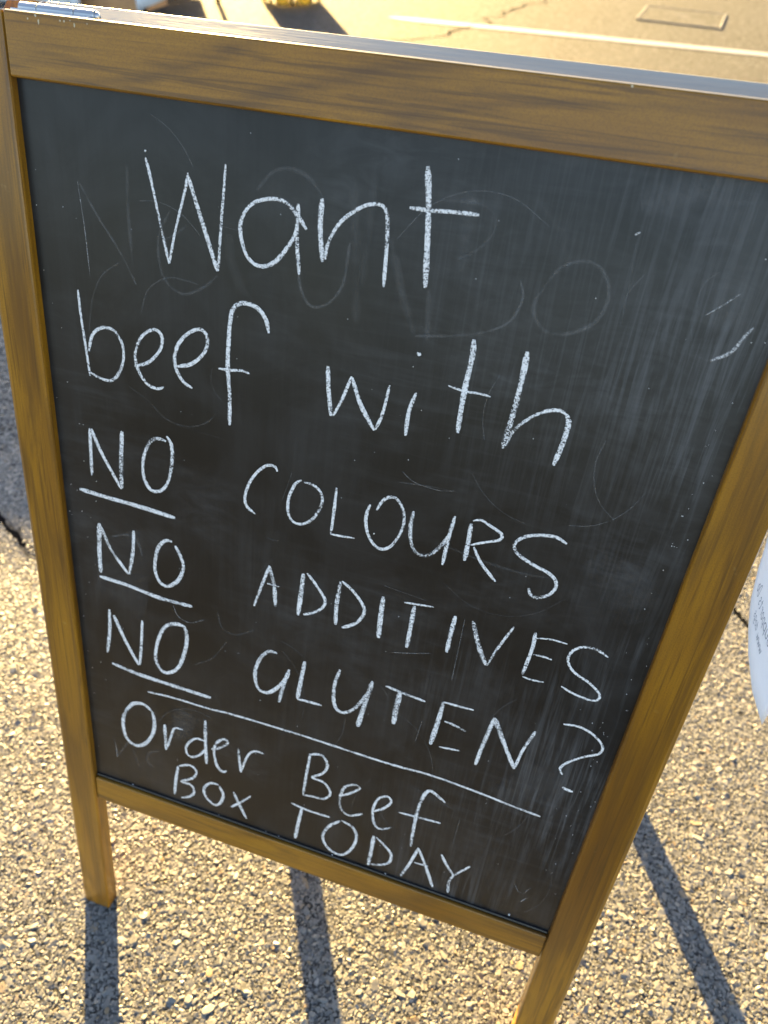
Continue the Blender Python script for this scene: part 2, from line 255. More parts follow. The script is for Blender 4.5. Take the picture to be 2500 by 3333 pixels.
# stones of the asphalt's surface: stone shapes scattered as instances over the near ground
def stone_mat():
    t = NT('aggregate_stone')
    r = t.node('ShaderNodeObjectInfo').outputs['Random']
    col = t.ramp(r, [(0.0, (0.055, 0.055, 0.055)), (0.12, (0.105, 0.104, 0.10)), (0.5, (0.165, 0.161, 0.15)), (0.8, (0.215, 0.208, 0.19)), (0.93, (0.26, 0.25, 0.225)), (0.97, (0.22, 0.15, 0.08)), (1.0, (0.32, 0.31, 0.29))])
    n = t.noise(t.coord((1, 1, 1), kind='Generated'), 6, 4)
    col = t.mix(t.ramp(n, [(0.3, 0.35), (0.65, 0.0)]), col, (0.04, 0.04, 0.04))
    r2 = t.math('FRACT', t.math('MULTIPLY', r, 17.3))
    t.set(Base_Color=col, Roughness=t.math('ADD', t.math('MULTIPLY', r2, 0.20), 0.36), Specular_IOR_Level=0.7, Normal=t.bump(n, 0.3, 0.001))
    return t.m
STONE = stone_mat()
protos = bpy.data.collections.new('stone_shapes')
for k in range(12):
    bm = bmesh.new(); bmesh.ops.create_icosphere(bm, subdivisions=1 if k < 9 else 2, radius=1.0)
    ax = rng.uniform(0.62, 1.0); sd = rng.uniform(0, 100)
    for v in bm.verts:
        q = v.co.copy(); n1 = noise.noise(q * 1.1 + Vector((sd, 0, 0))); n2 = noise.noise(q * 2.3 + Vector((0, sd, 0)))
        q *= 1 + 0.34 * n1 + 0.16 * n2
        q.y *= ax; q.z = max(-0.8, min(q.z, 0.50 + 0.10 * q.x * rng.uniform(-1, 1)))      # broken flat top
        v.co = q
    me = bm_mesh('stone_shape', bm); me.materials.append(STONE)
    protos.objects.link(bpy.data.objects.new('stone_shape', me))

CRACK_NEAR = [(-0.95, 0.78), (-0.75, 0.66), (-0.57, 0.55), (-0.46, 0.505), (-0.2, 0.55), (0.2, 0.70), (0.6, 0.86), (0.80, 0.845), (0.86, 0.79), (1.0, 0.72), (1.4, 0.60)]
def seg_dist(P, poly):
    dmin = np.full(len(P), 9.0)
    for (a, b) in zip(poly[:-1], poly[1:]):
        a = np.array(a); b = np.array(b); t = np.clip(((P - a) @ (b - a)) / ((b - a) @ (b - a)), 0, 1)
        dmin = np.minimum(dmin, np.linalg.norm(P - (a + t[:, None] * (b - a)), axis=1))
    return dmin
def field(x0, x1, y0, y1, sp, keep):
    nx_, ny_ = int((x1 - x0) / sp), int((y1 - y0) / (sp * 0.866))
    i, j = np.meshgrid(np.arange(nx_), np.arange(ny_)); i = i.ravel(); j = j.ravel()
    P = np.stack([x0 + (i + 0.5 * (j % 2)) * sp, y0 + j * sp * 0.866], 1) + nrng.uniform(-0.48, 0.48, (len(i), 2)) * sp
    return P[nrng.random(len(P)) < keep]
PTS, SCL, ROT, IDX = [], [], [], []
def scatter(P, rmin, rmax, sink0, sink1, power=2.0):
    wob = 0.012 * np.sin(P[:, 0] * 37) + 0.006 * np.sin(P[:, 0] * 91 + P[:, 1] * 60)
    P = P[seg_dist(P + wob[:, None] * np.array([0.2, 1.0]), CRACK_NEAR) > 0.008]
    n = len(P); r = rmin + (rmax - rmin) * nrng.random(n) ** power
    flat = nrng.uniform(0.55, 0.95, n)
    z = nrng.uniform(sink0, sink1, n) * 1e-3 - 0.5 * r * flat
    PTS.append(np.stack([P[:, 0], P[:, 1], z], 1)); SCL.append(np.stack([r * nrng.uniform(1.0, 1.35, n), r * nrng.uniform(0.8, 1.0, n), r * flat], 1))
    ROT.append(np.stack([nrng.normal(0, 0.13, n), nrng.normal(0, 0.13, n), nrng.uniform(0, 6.283, n)], 1))
    IDX.append(nrng.integers(0, 12, n))
scatter(field(-2.0, 2.4, -0.8, 2.4, 0.0150, 0.80), 0.0036, 0.0085, 0.35, 1.0, 2.6)
scatter(field(-1.2, 1.6, -0.45, 1.6, 0.0066, 0.95), 0.0021, 0.0044, 0.2, 0.8, 1.3)
scatter(field(-0.7, 1.15, -0.2, 0.9, 0.0040, 0.92), 0.0013, 0.0025, 0.1, 0.6, 1.0)
PTS = np.concatenate(PTS); SCL = np.concatenate(SCL); ROT = np.concatenate(ROT); IDX = np.concatenate(IDX)
pm = bpy.data.meshes.new('aggregate'); pm.vertices.add(len(PTS)); pm.vertices.foreach_set('co', PTS.astype(np.float32).ravel())
for nm, arr in (('scl', SCL), ('rot', ROT)):
    a = pm.attributes.new(nm, 'FLOAT_VECTOR', 'POINT'); a.data.foreach_set('vector', arr.astype(np.float32).ravel())
a = pm.attributes.new('idx', 'INT', 'POINT'); a.data.foreach_set('value', IDX.astype(np.int32))
agg = link('aggregate_stones', pm, STONE, kind='stuff', label='coarse broken stones set in the dark asphalt surface', category='gravel')
ng = bpy.data.node_groups.new('stone_scatter', 'GeometryNodeTree')
ng.interface.new_socket('Geometry', in_out='INPUT', socket_type='NodeSocketGeometry'); ng.interface.new_socket('Geometry', in_out='OUTPUT', socket_type='NodeSocketGeometry')
gi = ng.nodes.new('NodeGroupInput'); go = ng.nodes.new('NodeGroupOutput')
iop = ng.nodes.new('GeometryNodeInstanceOnPoints'); ci = ng.nodes.new('GeometryNodeCollectionInfo')
ci.inputs['Collection'].default_value = protos; ci.inputs['Separate Children'].default_value = True; ci.inputs['Reset Children'].default_value = True
iop.inputs['Pick Instance'].default_value = True
def attr(nm, ty):
    n = ng.nodes.new('GeometryNodeInputNamedAttribute'); n.data_type = ty; n.inputs['Name'].default_value = nm; return n.outputs['Attribute']
ng.links.new(gi.outputs[0], iop.inputs['Points']); ng.links.new(ci.outputs[0], iop.inputs['Instance'])
ng.links.new(attr('scl', 'FLOAT_VECTOR'), iop.inputs['Scale']); ng.links.new(attr('idx', 'INT'), iop.inputs['Instance Index'])
e2r = ng.nodes.new('FunctionNodeEulerToRotation'); ng.links.new(attr('rot', 'FLOAT_VECTOR'), e2r.inputs[0]); ng.links.new(e2r.outputs[0], iop.inputs['Rotation'])
ng.links.new(iop.outputs[0], go.inputs[0])
md = agg.modifiers.new('stones', 'NODES'); md.node_group = ng

# near crack and long thin far crack: dark ribbons painted for the shade inside
CRACK_SHADE = plain('crack_shade', (0.007, 0.007, 0.008), 0.95, 0, 60, 0.3)
for _m in (CRACK_SHADE,): _m.node_tree.nodes['Principled BSDF'].inputs['Specular IOR Level'].default_value = 0.0
def ribbon(poly, w, z, jit, seed, step=0.03):
    r = random.Random(seed); pts = []
    for (a, b) in zip(poly[:-1], poly[1:]):
        a = Vector(a); b = Vector(b); n = max(1, int((b - a).length / step))
        pts += [a.lerp(b, k / n) for k in range(n)]
    pts.append(Vector(poly[-1])); V = []; F = []
    for i, p in enumerate(pts):
        t = (pts[min(i+1, len(pts)-1)] - pts[max(i-1, 0)]).normalized(); nrm = Vector((-t.y, t.x))
        c = p + nrm * ((noise.noise(Vector((i * 0.37, seed, 0))) + 0.5 * noise.noise(Vector((i * 1.3, seed, 5)))) * jit); ww = w * (0.55 + 0.9 * r.random()) / 2
        V += [(*(c + nrm * ww), z), (*(c - nrm * ww), z)]
    F = [(2*i, 2*i+1, 2*i+3, 2*i+2) for i in range(len(pts) - 1)]
    return mesh('crack', V, F)
link('ground_crack', ribbon(CRACK_NEAR, 0.015, 0.0002, 0.012, 3, 0.012), CRACK_SHADE, kind='structure')
link('ground_crack', ribbon([(-1.75, 4.55), (-1.35, 4.9), (-0.93, 5.07), (-0.86, 5.35), (-0.71, 5.76), (-0.66, 6.2), (-0.45, 6.88), (-0.3, 7.6), (-0.35, 8.6), (0.1, 10.5)], 0.013, 0.004, 0.08, 9, 0.06), CRACK_SHADE, kind='structure')

# painted bay line
def paint():
    t = NT('road_paint'); c = t.coord(); n = t.noise(c, 60, 5)
    t.set(Base_Color=t.ramp(n, [(0.28, (0.22, 0.21, 0.19)), (0.42, (0.26, 0.25, 0.235)), (0.7, (0.40, 0.39, 0.37))]), Roughness=0.5, Normal=t.bump(t.noise(c, 160, 3), 0.6, 0.003))
    return t.m
PAINT = paint()
V = []; F = []; N = 60
for i in range(N + 1):
    f = i / N; x = -1.36 + 5.6 * f; y = 5.60 + (x + 1.36) * 0.038
    e = 0.055 * min(1.0, math.sqrt(min(1.0, (i + 0.15) / 2)))
    V += [(x, y - e + rng.uniform(-.004, .004), 0.004), (x, y + e + rng.uniform(-.004, .004), 0.004)]
F = [(2*i, 2*i+2, 2*i+3, 2*i+1) for i in range(N)]
link('road_marking', mesh('road_marking', V, F), PAINT, kind='structure')

# square access cover filled with asphalt: frame of thin iron edges round a shallow lid
IRON = plain('rusty_iron', (0.11, 0.105, 0.10), 0.6, 0.3, 120, 0.4)
cover = bpy.data.objects.new('access_cover', None); C.objects.link(cover); cover.location = (0.593, 6.705, 0); cover.rotation_euler = (0, 0, -0.08)
cover['label'] = 'square access cover flush in the sunlit asphalt beyond the white line'; cover['category'] = 'access cover'
link('lid', bm_mesh('lid', box_bm(-0.284, 0.284, -0.284, 0.284, -0.02, 0.006, 0.002, 1)), ASPHALT, cover)
for (x0, x1, y0, y1) in ((-0.30, 0.30, 0.287, 0.30), (-0.30, 0.30, -0.30, -0.287), (-0.30, -0.287, -0.2865, 0.2865), (0.287, 0.30, -0.2865, 0.2865)):
    link('frame_edge', bm_mesh('frame_edge', box_bm(x0, x1, y0, y1, -0.02, 0.009, 0.0015, 1)), IRON, cover)
link('lifting_slot', bm_mesh('lifting_slot', box_bm(-0.06, 0.04, 0.02, 0.05, 0.001, 0.0075, 0.001, 1)), IRON, cover)

# ------------------------------------------------------------------ the A-frame chalkboard sign
W, s_, t_, b_, yb, L, T, d_ = 0.60, 0.0385, 0.0390, 0.0354, 0.7361, 0.9853, 0.0191, 0.0073
TH = math.radians(14.744); YP = L * math.sin(TH) + T * math.cos(TH)
REAR_DX = 0.008
sign = bpy.data.objects.new('chalkboard_sign', None); C.objects.link(sign); sign.location = (W / 2, YP, 0)
sign['label'] = 'wooden A-frame chalkboard sign with white handwriting standing on the asphalt'; sign['category'] = 'sign'
M_FRONT = Matrix.Translation((-W / 2, -YP, 0)) @ Matrix.Rotation(math.pi / 2 - TH, 4, 'X')
M_REAR = Matrix.Rotation(math.pi, 4, 'Z') @ Matrix.Translation((-W / 2 - REAR_DX, -YP, 0)) @ Matrix.Rotation(math.pi / 2 - TH, 4, 'X')

def stile(x0, x1, outer_left, round_top=0.0):
    """a stile: chamfered prism standing on its foot, foot cut level with the ground"""
    co, ci_, cb = 0.0045, 0.0022, 0.002
    cl, cr = (co, ci_) if outer_left else (ci_, co)
    prof = [(x0 + cl, 0), (x1 - cr, 0), (x1 - cr*0.3, -cr*0.3), (x1, -cr), (x1, -T + cb), (x1 - cb, -T), (x0 + cb, -T), (x0, -T + cb), (x0, -cl), (x0 + cl*0.3, -cl*0.3)]
    n = len(prof); V = []; levels = 14
    for k in range(levels + 1):
        f = k / levels
        for (x, z) in prof:
            a0 = -z * math.tan(TH); V.append((x, a0 + (L - 0.0012 - a0) * f, z))
    xm = (x0 + x1) / 2
    for (x, z) in prof:                                   # small chamfer at the top end
        V.append((xm + (x - xm) * 0.94, L, -T/2 + (z + T/2) * 0.9))
    F = []
    for k in range(levels + 1):
        for i in range(n): F.append((k*n + i, k*n + (i+1) % n, (k+1)*n + (i+1) % n, (k+1)*n + i))
    F.append(tuple(range(n))[::-1]); F.append(tuple((levels + 1)*n + i for i in range(n)))
    me = mesh('stile', V, F)
    if round_top:                                         # rounded outer top corner
        for v in me.vertices:
            e = (v.co.x - x0) if outer_left else (x1 - v.co.x)
            if v.co.y > L - 0.03 and e < round_top: v.co.y -= (1 - math.sqrt(max(0, 1 - ((round_top - e) / round_top) ** 2))) * round_top
    bm = bmesh.new(); bm.from_mesh(me); bmesh.ops.recalc_face_normals(bm, faces=bm.faces); bm.to_mesh(me); bm.free()
    return me

def board_material():
    t = NT('chalkboard_surface')
    c = t.coord()
    sep = t.node('ShaderNodeSeparateXYZ', {'Vector': c}); X, Y = sep.outputs['X'], sep.outputs['Y']
    base = t.ramp(t.noise(c, 9, 4), [(0.3, (0.0050, 0.0050, 0.0052)), (0.7, (0.0085, 0.0084, 0.0085))])
    # wiped chalk dust: long vertical strokes, stronger to the right and in patches
    strokes = t.noise(t.coord((210, 9, 1), rot=(0, 0, 0.04)), 1.0, 4, 0.65, 0.9)
    strokes2 = t.noise(t.coord((70, 3.0, 1), (4, 1, 0), rot=(0, 0, -0.05)), 1.0, 4, 0.6, 0.4)
    patch = t.noise(c, 5.5, 3, 0.55, 0.6)
    rightm = t.ramp(X, [(0.34, 0.08), (0.54, 1.0)])
    st = t.math('MULTIPLY', t.ramp(strokes, [(0.46, 0.0), (0.72, 1.0)]), t.ramp(patch, [(0.36, 0.12), (0.68, 1.0)]))
    st = t.math('MULTIPLY', st, rightm)
    st2 = t.math('MULTIPLY', t.ramp(strokes2, [(0.5, 0.0), (0.75, 1.0)]), t.ramp(patch, [(0.40, 0.1), (0.62, 0.8)]))
    wipes = t.noise(t.coord((9, 110, 1), (1, 2, 0), rot=(0, 0, -0.12)), 1.0, 3, 0.6, 0.5)
    wp = t.math('MULTIPLY', t.ramp(wipes, [(0.5, 0.0), (0.75, 1.0)]), t.ramp(t.noise(c, 4.0, 2), [(0.46, 0.0), (0.66, 0.7)]))
    cloud = t.ramp(t.noise(c, 11, 5, 0.65, 1.0), [(0.42, 0.0), (0.78, 0.7)])
    smear = t.math('MULTIPLY', t.ramp(t.noise(c, 3.6, 4, 0.6, 1.8), [(0.50, 0.0), (0.74, 1.0)]), t.ramp(t.noise(t.coord((25, 70, 1), (3, 3, 0), rot=(0, 0, 0.5)), 1.0, 4, 0.6, 1.5), [(0.40, 0.2), (0.7, 1.0)]))
    dust = t.math('ADD', t.math('MULTIPLY', st, 0.13), t.math('MULTIPLY', st2, 0.02))
    dust = t.math('ADD', dust, t.math('MULTIPLY', wp, 0.035)); dust = t.math('ADD', dust, t.math('MULTIPLY', cloud, 0.034)); dust = t.math('ADD', dust, t.math('MULTIPLY', smear, 0.055))
    # specks
    vor = t.node('ShaderNodeTexVoronoi', {'Vector': c, 'Scale': 130.0}, feature='F1')
    sp = t.ramp(vor.outputs['Distance'], [(0.035, 1.0), (0.06, 0.0)])
    keep = t.node('ShaderNodeSeparateColor', {'Color': vor.outputs['Color']}).outputs['Red']
    sp = t.math('MULTIPLY', sp, t.ramp(keep, [(0.90, 0.0), (0.92, 0.6)]))
    vor3 = t.node('ShaderNodeTexVoronoi', {'Vector': c, 'Scale': 520.0}, feature='F1')
    sp3 = t.math('MULTIPLY', t.ramp(vor3.outputs['Distance'], [(0.12, 1.0), (0.22, 0.0)]), t.ramp(t.node('ShaderNodeSeparateColor', {'Color': vor3.outputs['Color']}).outputs['Blue'], [(0.72, 0.0), (0.75, 0.7)]))
    edgem = t.ramp(X, [(0.040, 1.0), (0.085, 0.0)])
    edger = t.ramp(X, [(0.535, 0.0), (0.565, 0.6)])
    sp3 = t.math('MULTIPLY', t.math('MULTIPLY', sp3, t.math('MAXIMUM', edgem, edger)), t.ramp(t.noise(c, 16, 3), [(0.5, 0.0), (0.62, 1.0)]))
    dust = t.math('ADD', dust, t.math('MAXIMUM', sp, sp3), True)
    col = t.mix(dust, base, (0.66, 0.68, 0.72))
    rough = t.math('ADD', t.math('MULTIPLY', dust, 0.5), t.ramp(patch, [(0.3, 0.30), (0.7, 0.40)]), True)
    t.set(Base_Color=col, Roughness=rough, Specular_IOR_Level=0.38)
    t.set(Normal=t.bump(t.math('ADD', strokes, t.noise(c, 500, 2)), 0.05, 0.0004))
    return t.m
BOARD = board_material()

STRIP_BLACK = plain('gloss_black', (0.008, 0.008, 0.01), 0.25, 0, 200, 0.05)
def panel(M, rear):
    dx = 0.0
    o = {}
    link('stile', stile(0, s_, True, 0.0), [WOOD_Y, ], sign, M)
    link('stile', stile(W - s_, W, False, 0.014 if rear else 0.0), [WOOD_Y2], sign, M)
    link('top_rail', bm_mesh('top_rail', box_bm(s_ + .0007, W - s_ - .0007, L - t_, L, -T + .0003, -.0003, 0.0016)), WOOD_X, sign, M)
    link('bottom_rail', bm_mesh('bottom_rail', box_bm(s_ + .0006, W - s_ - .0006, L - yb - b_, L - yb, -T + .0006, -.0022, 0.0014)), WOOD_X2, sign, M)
    bd = link('chalkboard', bm_mesh('chalkboard', box_bm(s_ - .006, W - s_ + .006, L - yb - .006, L - t_ + .006, -d_ - .005, -d_, 0)), BOARD, sign, M)
    link('board_strip', bm_mesh('board_strip', box_bm(s_ + .0004, W - s_ - .0004, L - yb + .0002, L - yb + .0040, -d_ - .001, -d_ + .0022, 0.0012)), STRIP_BLACK, sign, M)  # thin glossy black strip along the board's lower edge
    return bd
board = panel(M_FRONT, False); board['label'] = 'black chalkboard panel covered in white handwriting'
panel(M_REAR, True)

# chalk
def chalk_material(name, lo, hi, strength=None):
    t = NT(name); c = t.coord()
    g = t.noise(c, 950, 2, 0.7); g2 = t.noise(c, 260, 3, 0.6)
    f = t.math('ADD', t.math('MULTIPLY', g, 0.85), t.math('MULTIPLY', g2, 0.15))
    a = t.ramp(f, [(lo, 0.0), (hi, 1.0)])
    t.set(Base_Color=t.ramp(g2, [(0.3, (0.74, 0.73, 0.73)), (0.7, (0.86, 0.85, 0.85))]), Roughness=0.95, Specular_IOR_Level=0.1)
    if strength is not None:
        at = t.node('ShaderNodeAttribute', attribute_name='press', attribute_type='GEOMETRY').outputs['Fac']
        a = t.math('MULTIPLY', a, at)
    else:
        at = t.node('ShaderNodeAttribute', attribute_name='edge', attribute_type='GEOMETRY').outputs['Fac']
        # thin, broken chalk towards the sides of a stroke
        a = t.ramp(t.math('SUBTRACT', t.math('MULTIPLY', f, 1.0), t.math('MULTIPLY', at, 0.11)), [(lo, 0.06), (hi, 1.0)])
    t.set(Alpha=a)
    return t.m
CHALK = chalk_material('chalk', 0.335, 0.47); GHOST = chalk_material('chalk_ghost', 0.34, 0.62, 1)

def spline(pts, step):
    P = [Vector(p) for p in pts]
    if len(P) == 2: P = [P[0], P[0].lerp(P[1], 0.5), P[1]]
    E = [P[0] * 2 - P[1]] + P + [P[-1] * 2 - P[-2]]; out = []
    for i in range(1, len(E) - 2):
        n = max(2, int((E[i+1] - E[i]).length / step))
        for k in range(n):
            u = k / n; a, b, c, d = E[i-1], E[i], E[i+1], E[i+2]
            out.append(0.5 * ((2*b) + (c - a)*u + (2*a - 5*b + 4*c - d)*u*u + (3*b - a - 3*c + d)*u**3))
    out.append(P[-1]); return out
def stroke_geo(V, F, EDGE, w, pts, z, step=0.0025, seed=0, taper=True):
    P = spline(pts, step); n = len(P); base = len(V)
    cols = (-1.0, -0.72, 0.0, 0.72, 1.0)
    for i, p in enumerate(P):
        t = (P[min(i+1, n-1)] - P[max(i-1, 0)]).normalized(); nr = Vector((-t.y, t.x)); f = i / (n - 1)
        ww = w * (0.88 + 0.22 * noise.noise(Vector((i * 0.16, seed * 3.1, 0.0))))
        if taper: ww *= min(1.0, 0.55 + f * n / 4, 0.55 + (1 - f) * n / 4)
        pr = 0.0 if not taper else max(-0.1, 1.25 * noise.noise(Vector((i * 0.09, seed * 5.7, 9.0))) + 0.7 * noise.noise(Vector((i * 0.5, seed * 2.7, 3.0))))
        for k in cols:
            jit = 0.10 * noise.noise(Vector((i * 0.9, seed + k * 7, 4.0))) if abs(k) == 1 else 0
            q = p + nr * (ww / 2 * (k + jit * k))
            V.append((q.x, q.y, z + (1 - k * k) * 0.00012)); EDGE.append(abs(k) ** 2 + pr)
    m = len(cols)
    for i in range(n - 1):
        for k in range(m - 1): F.append((base + i*m + k, base + (i+1)*m + k, base + (i+1)*m + k + 1, base + i*m + k + 1))
LABELS = {'line': 'long slanting chalk line under the question'}
count = {}
for wi, (word, strokes) in enumerate(WORDS):
    V, F, EDGE = [], [], []
    for si, (wmm, pts) in enumerate(strokes):
        stroke_geo(V, F, EDGE, wmm * 1.08e-3, [(x * 1e-4, y * 1e-4) for x, y in pts], -d_ + 0.00022 + 0.00004 * (si % 7), seed=wi * 20 + si)
    me = mesh('chalk_word', V, F); a = me.attributes.new('edge', 'FLOAT', 'POINT'); a.data.foreach_set('value', EDGE)
    count[word] = count.get(word, 0) + 1
    lab = LABELS.get(word) or ('white chalk word %s%s' % (word, {'NO': [' beside COLOURS', ' beside ADDITIVES', ' beside GLUTEN'][count[word]-1] + ', underlined'}.get(word, '')))
    link('chalk_line' if word == 'line' else 'chalk_word', me, CHALK, board, None, label=lab)
# erased writing that still shows faintly, hairline scratches, crumbs of chalk
V, F, EDGE, PRESS = [], [], [], []
for gi_, (wmm, st, pts) in enumerate(GHOSTS):
    n0 = len(V); stroke_geo(V, F, EDGE, wmm * (2.0 if st < 0.25 else 1.15) * 1e-3, [(x * 1e-4, y * 1e-4) for x, y in pts], -d_ + 0.00006 + 0.000003 * gi_, seed=500 + gi_)
    PRESS += [max(0.0, st * (0.52 if st < 0.25 else 1.0) * (1 - e)) for e in EDGE[n0:]]
r2 = random.Random(21)
for k in range(34):
    cx, cy = r2.uniform(0.08, 0.52), r2.uniform(0.30, 0.90); R_ = r2.uniform(0.015, 0.07); a0 = r2.uniform(0, 6.28); da = r2.uniform(0.3, 1.6) * r2.choice((-1, 1))
    if k % 4 == 0:
        an = r2.gauss(1.35, 0.35) if k % 8 else r2.gauss(-0.15, 0.2); ln = r2.uniform(0.02, 0.07)
        pts = [(cx, cy), (cx + math.cos(an)*ln/2, cy + math.sin(an)*ln/2), (cx + math.cos(an)*ln, cy + math.sin(an)*ln)]
    else:
        pts = [(cx + R_*math.cos(a0 + da*u/4), cy + R_*1.2*math.sin(a0 + da*u/4)) for u in range(5)]
    if not all(s_ + .006 < x < W - s_ - .006 and L - yb + .006 < y < L - t_ - .006 for x, y in pts): continue
    n0 = len(V); stroke_geo(V, F, EDGE, r2.uniform(0.00035, 0.0008), pts, -d_ + 0.0002 + 0.000002 * k, 0.004, 900 + k, False)
    st = r2.uniform(0.05, 0.20); PRESS += [st * (1 - 0.5 * e) for e in EDGE[n0:]]
me = mesh('chalk_ghost', V, F); a = me.attributes.new('press', 'FLOAT', 'POINT'); a.data.foreach_set('value', PRESS)
link('chalk_smear', me, GHOST, board, None, label='faint remains of erased chalk writing', kind='stuff')
CRUMB = plain('chalk_crumb', (0.80, 0.80, 0.80), 0.9)
bm = bmesh.new()
for k in range(170):
    if k < 60: x, y, rr = r2.uniform(s_ + .002, s_ + .035) if r2.random() < .6 else r2.uniform(.05, .55), r2.uniform(.28, .93), r2.uniform(.00018, .00042)
    elif k < 110: x, y, rr = r2.uniform(W - s_ - .022, W - s_ - .002), r2.uniform(.28, .93), r2.uniform(.00018, .0004)
    else: x, y, rr = r2.uniform(s_ + .004, W - s_ - .004), L - yb + r2.uniform(.0006, .004), r2.uniform(.0003, .0008)
    bmesh.ops.create_icosphere(bm, subdivisions=1, radius=rr, matrix=Matrix.Translation((x, y, -d_ + rr * .5)))
for (x, y, rr) in ((0.137, 0.913, .0008), (0.52, 0.2575, .0011), (0.33, 0.66, .0007)):
    bmesh.ops.create_icosphere(bm, subdivisions=1, radius=rr, matrix=Matrix.Translation((x, y, -d_ + rr * .5)))
link('chalk_crumbs', bm_mesh('chalk_crumbs', bm), CRUMB, board, None, kind='stuff')

# hinges on the top edges (world coordinates turned into the sign's own)
def hinge(xa, xb):
    yc, zc, r = YP - 0.0045, 0.9512, 0.0036
    to = Matrix.Translation((-W / 2, -YP, 0))
    Mf = M_FRONT
    h = link('hinge', bm_mesh('hinge_leaf', box_bm(xa, xb, L - 0.0003, L + 0.0011, -T + 0.001, -0.0035, 0.0004, 1)), STEEL, sign, Mf)
    inv = Mf.inverted() @ to
    n = (xb - xa); cuts = [0, 0.245, 0.73, 1.0]
    for (a, b) in zip(cuts[:-1], cuts[1:]):
        x0, x1 = xa + n * a + 0.0003, xa + n * b - 0.0003
        V, F = tube([(x0, yc, zc), (x0 + .0004, yc, zc), (x1 - .0004, yc, zc), (x1, yc, zc)], [r * .88, r, r, r * .88], 20)
        link('knuckle', mesh('knuckle', [inv @ v for v in V], F, False), STEEL, h)
    V, F = tube([(xb - .0002, yc, zc), (xb + .0006, yc, zc), (xb + .0016, yc, zc), (xb + .0022, yc, zc)], [r * .8, r * .78, r * .6, r * .25], 16)
    link('pin', mesh('pin', [inv @ v for v in V], F, True), STEEL, h)
hinge(0.0427, 0.1009); hinge(0.5225, 0.5807)

# pale flakes and chips on the upper edge of the top rail
CHIP = plain('bare_wood_chip', (0.62, 0.53, 0.36), 0.8)
bm = bmesh.new()
for (x, dy, w, h) in ((0.0585, .0040, .0012, .0013), (0.0665, .0050, .0012, .0030), (0.0645, .0018, .0016, .0016), (0.0830, .0032, .0014, .0012), (0.0860, .0032, .0012, .0014), (0.0935, .0048, .0012, .0026), (0.0905, .0026, .0008, .0008), (0.1030, .0032, .0008, .0010), (0.4445, .0016, .0012, .0014)):
    k = 7
    vs = [bm.verts.new((x + w / 2 * math.cos(6.283*i/k) * r2.uniform(.6, 1.3), L - dy + h / 2 * math.sin(6.283*i/k) * r2.uniform(.6, 1.3), -0.00008)) for i in range(k)]
    bm.faces.new(vs)
link('paint_chips', bm_mesh('paint_chips', bm), CHIP, sign, M_FRONT, kind='stuff')

# ------------------------------------------------------------------ the flyer at the sign's right stile, printed side away from us
def paper_mat(name, col):
    t = NT(name); c = t.coord()
    n = t.noise(c, 30, 4)
    t.set(Base_Color=t.ramp(n, [(0.3, tuple(x * 0.96 for x in col)), (0.7, col)]), Roughness=0.75)
    tr = t.node('ShaderNodeBsdfTranslucent', {'Color': (0.80, 0.79, 0.80, 1)})
    mx = t.node('ShaderNodeMixShader', {'Fac': 0.25}); t.l.new(t.b.outputs[0], mx.inputs[1]); t.l.new(tr.outputs[0], mx.inputs[2]); t.l.new(mx.outputs[0], t.out.inputs['Surface'])
    return t.m
PAPER = paper_mat('flyer_paper', (0.95, 0.90, 0.91))
INK = plain('flyer_ink', (0.33, 0.33, 0.37), 0.8)
# sheet: u along its lower-left edge direction, v along the text direction; hangs from a tape at the stile
def flyer_pt(u, v):
    """u 0..1 across (left edge to right), v 0..1 up from the lower corner"""
    lx = [0.661, 0.643, 0.628, 0.62, 0.614, 0.61, 0.608, 0.605, 0.603]; lz = [0.538, 0.568, 0.602, 0.625, 0.647, 0.673, 0.694, 0.715, 0.735]
    f = v * (len(lx) - 1); i = min(int(f), len(lx) - 2); f -= i
    x = lx[i] + (lx[i+1] - lx[i]) * f; z = lz[i] + (lz[i+1] - lz[i]) * f
    q = Vector((x + 0.05 * u, 0.17 + 0.05 * v + 0.15 * u + 0.004 * math.sin(u * 7.0) * math.sin(v * 5.0), z + 0.22 * u))
    return q
nu, nv = 24, 32
V = [flyer_pt(i / nu, j / nv) for j in range(nv + 1) for i in range(nu + 1)]
F = [(j*(nu+1)+i, j*(nu+1)+i+1, (j+1)*(nu+1)+i+1, (j+1)*(nu+1)+i) for j in range(nv) for i in range(nu)]
flyer_me = mesh('flyer', V, F, True)
flyer = link('flyer', flyer_me, PAPER, label='curled white printed flyer hanging beside the right stile, text seen reversed through it', category='flyer')
sol = flyer.modifiers.new('thickness', 'SOLIDIFY'); sol.thickness = 0.00025; sol.offset = 0
TAPE = plain('clear_tape', (0.75, 0.72, 0.62), 0.3)
tp = [Vector((0.6008, 0.196, 0.765)), flyer_pt(0.10, 0.99) + Vector((0, -.0006, 0)), flyer_pt(0.10, 0.93) + Vector((0, -.0006, 0)), Vector((0.6008, 0.190, 0.742))]
tape = link('tape', mesh('tape', tp, [(0, 1, 2, 3)]), TAPE, flyer); tape.modifiers.new('t', 'SOLIDIFY').thickness = 0.0002
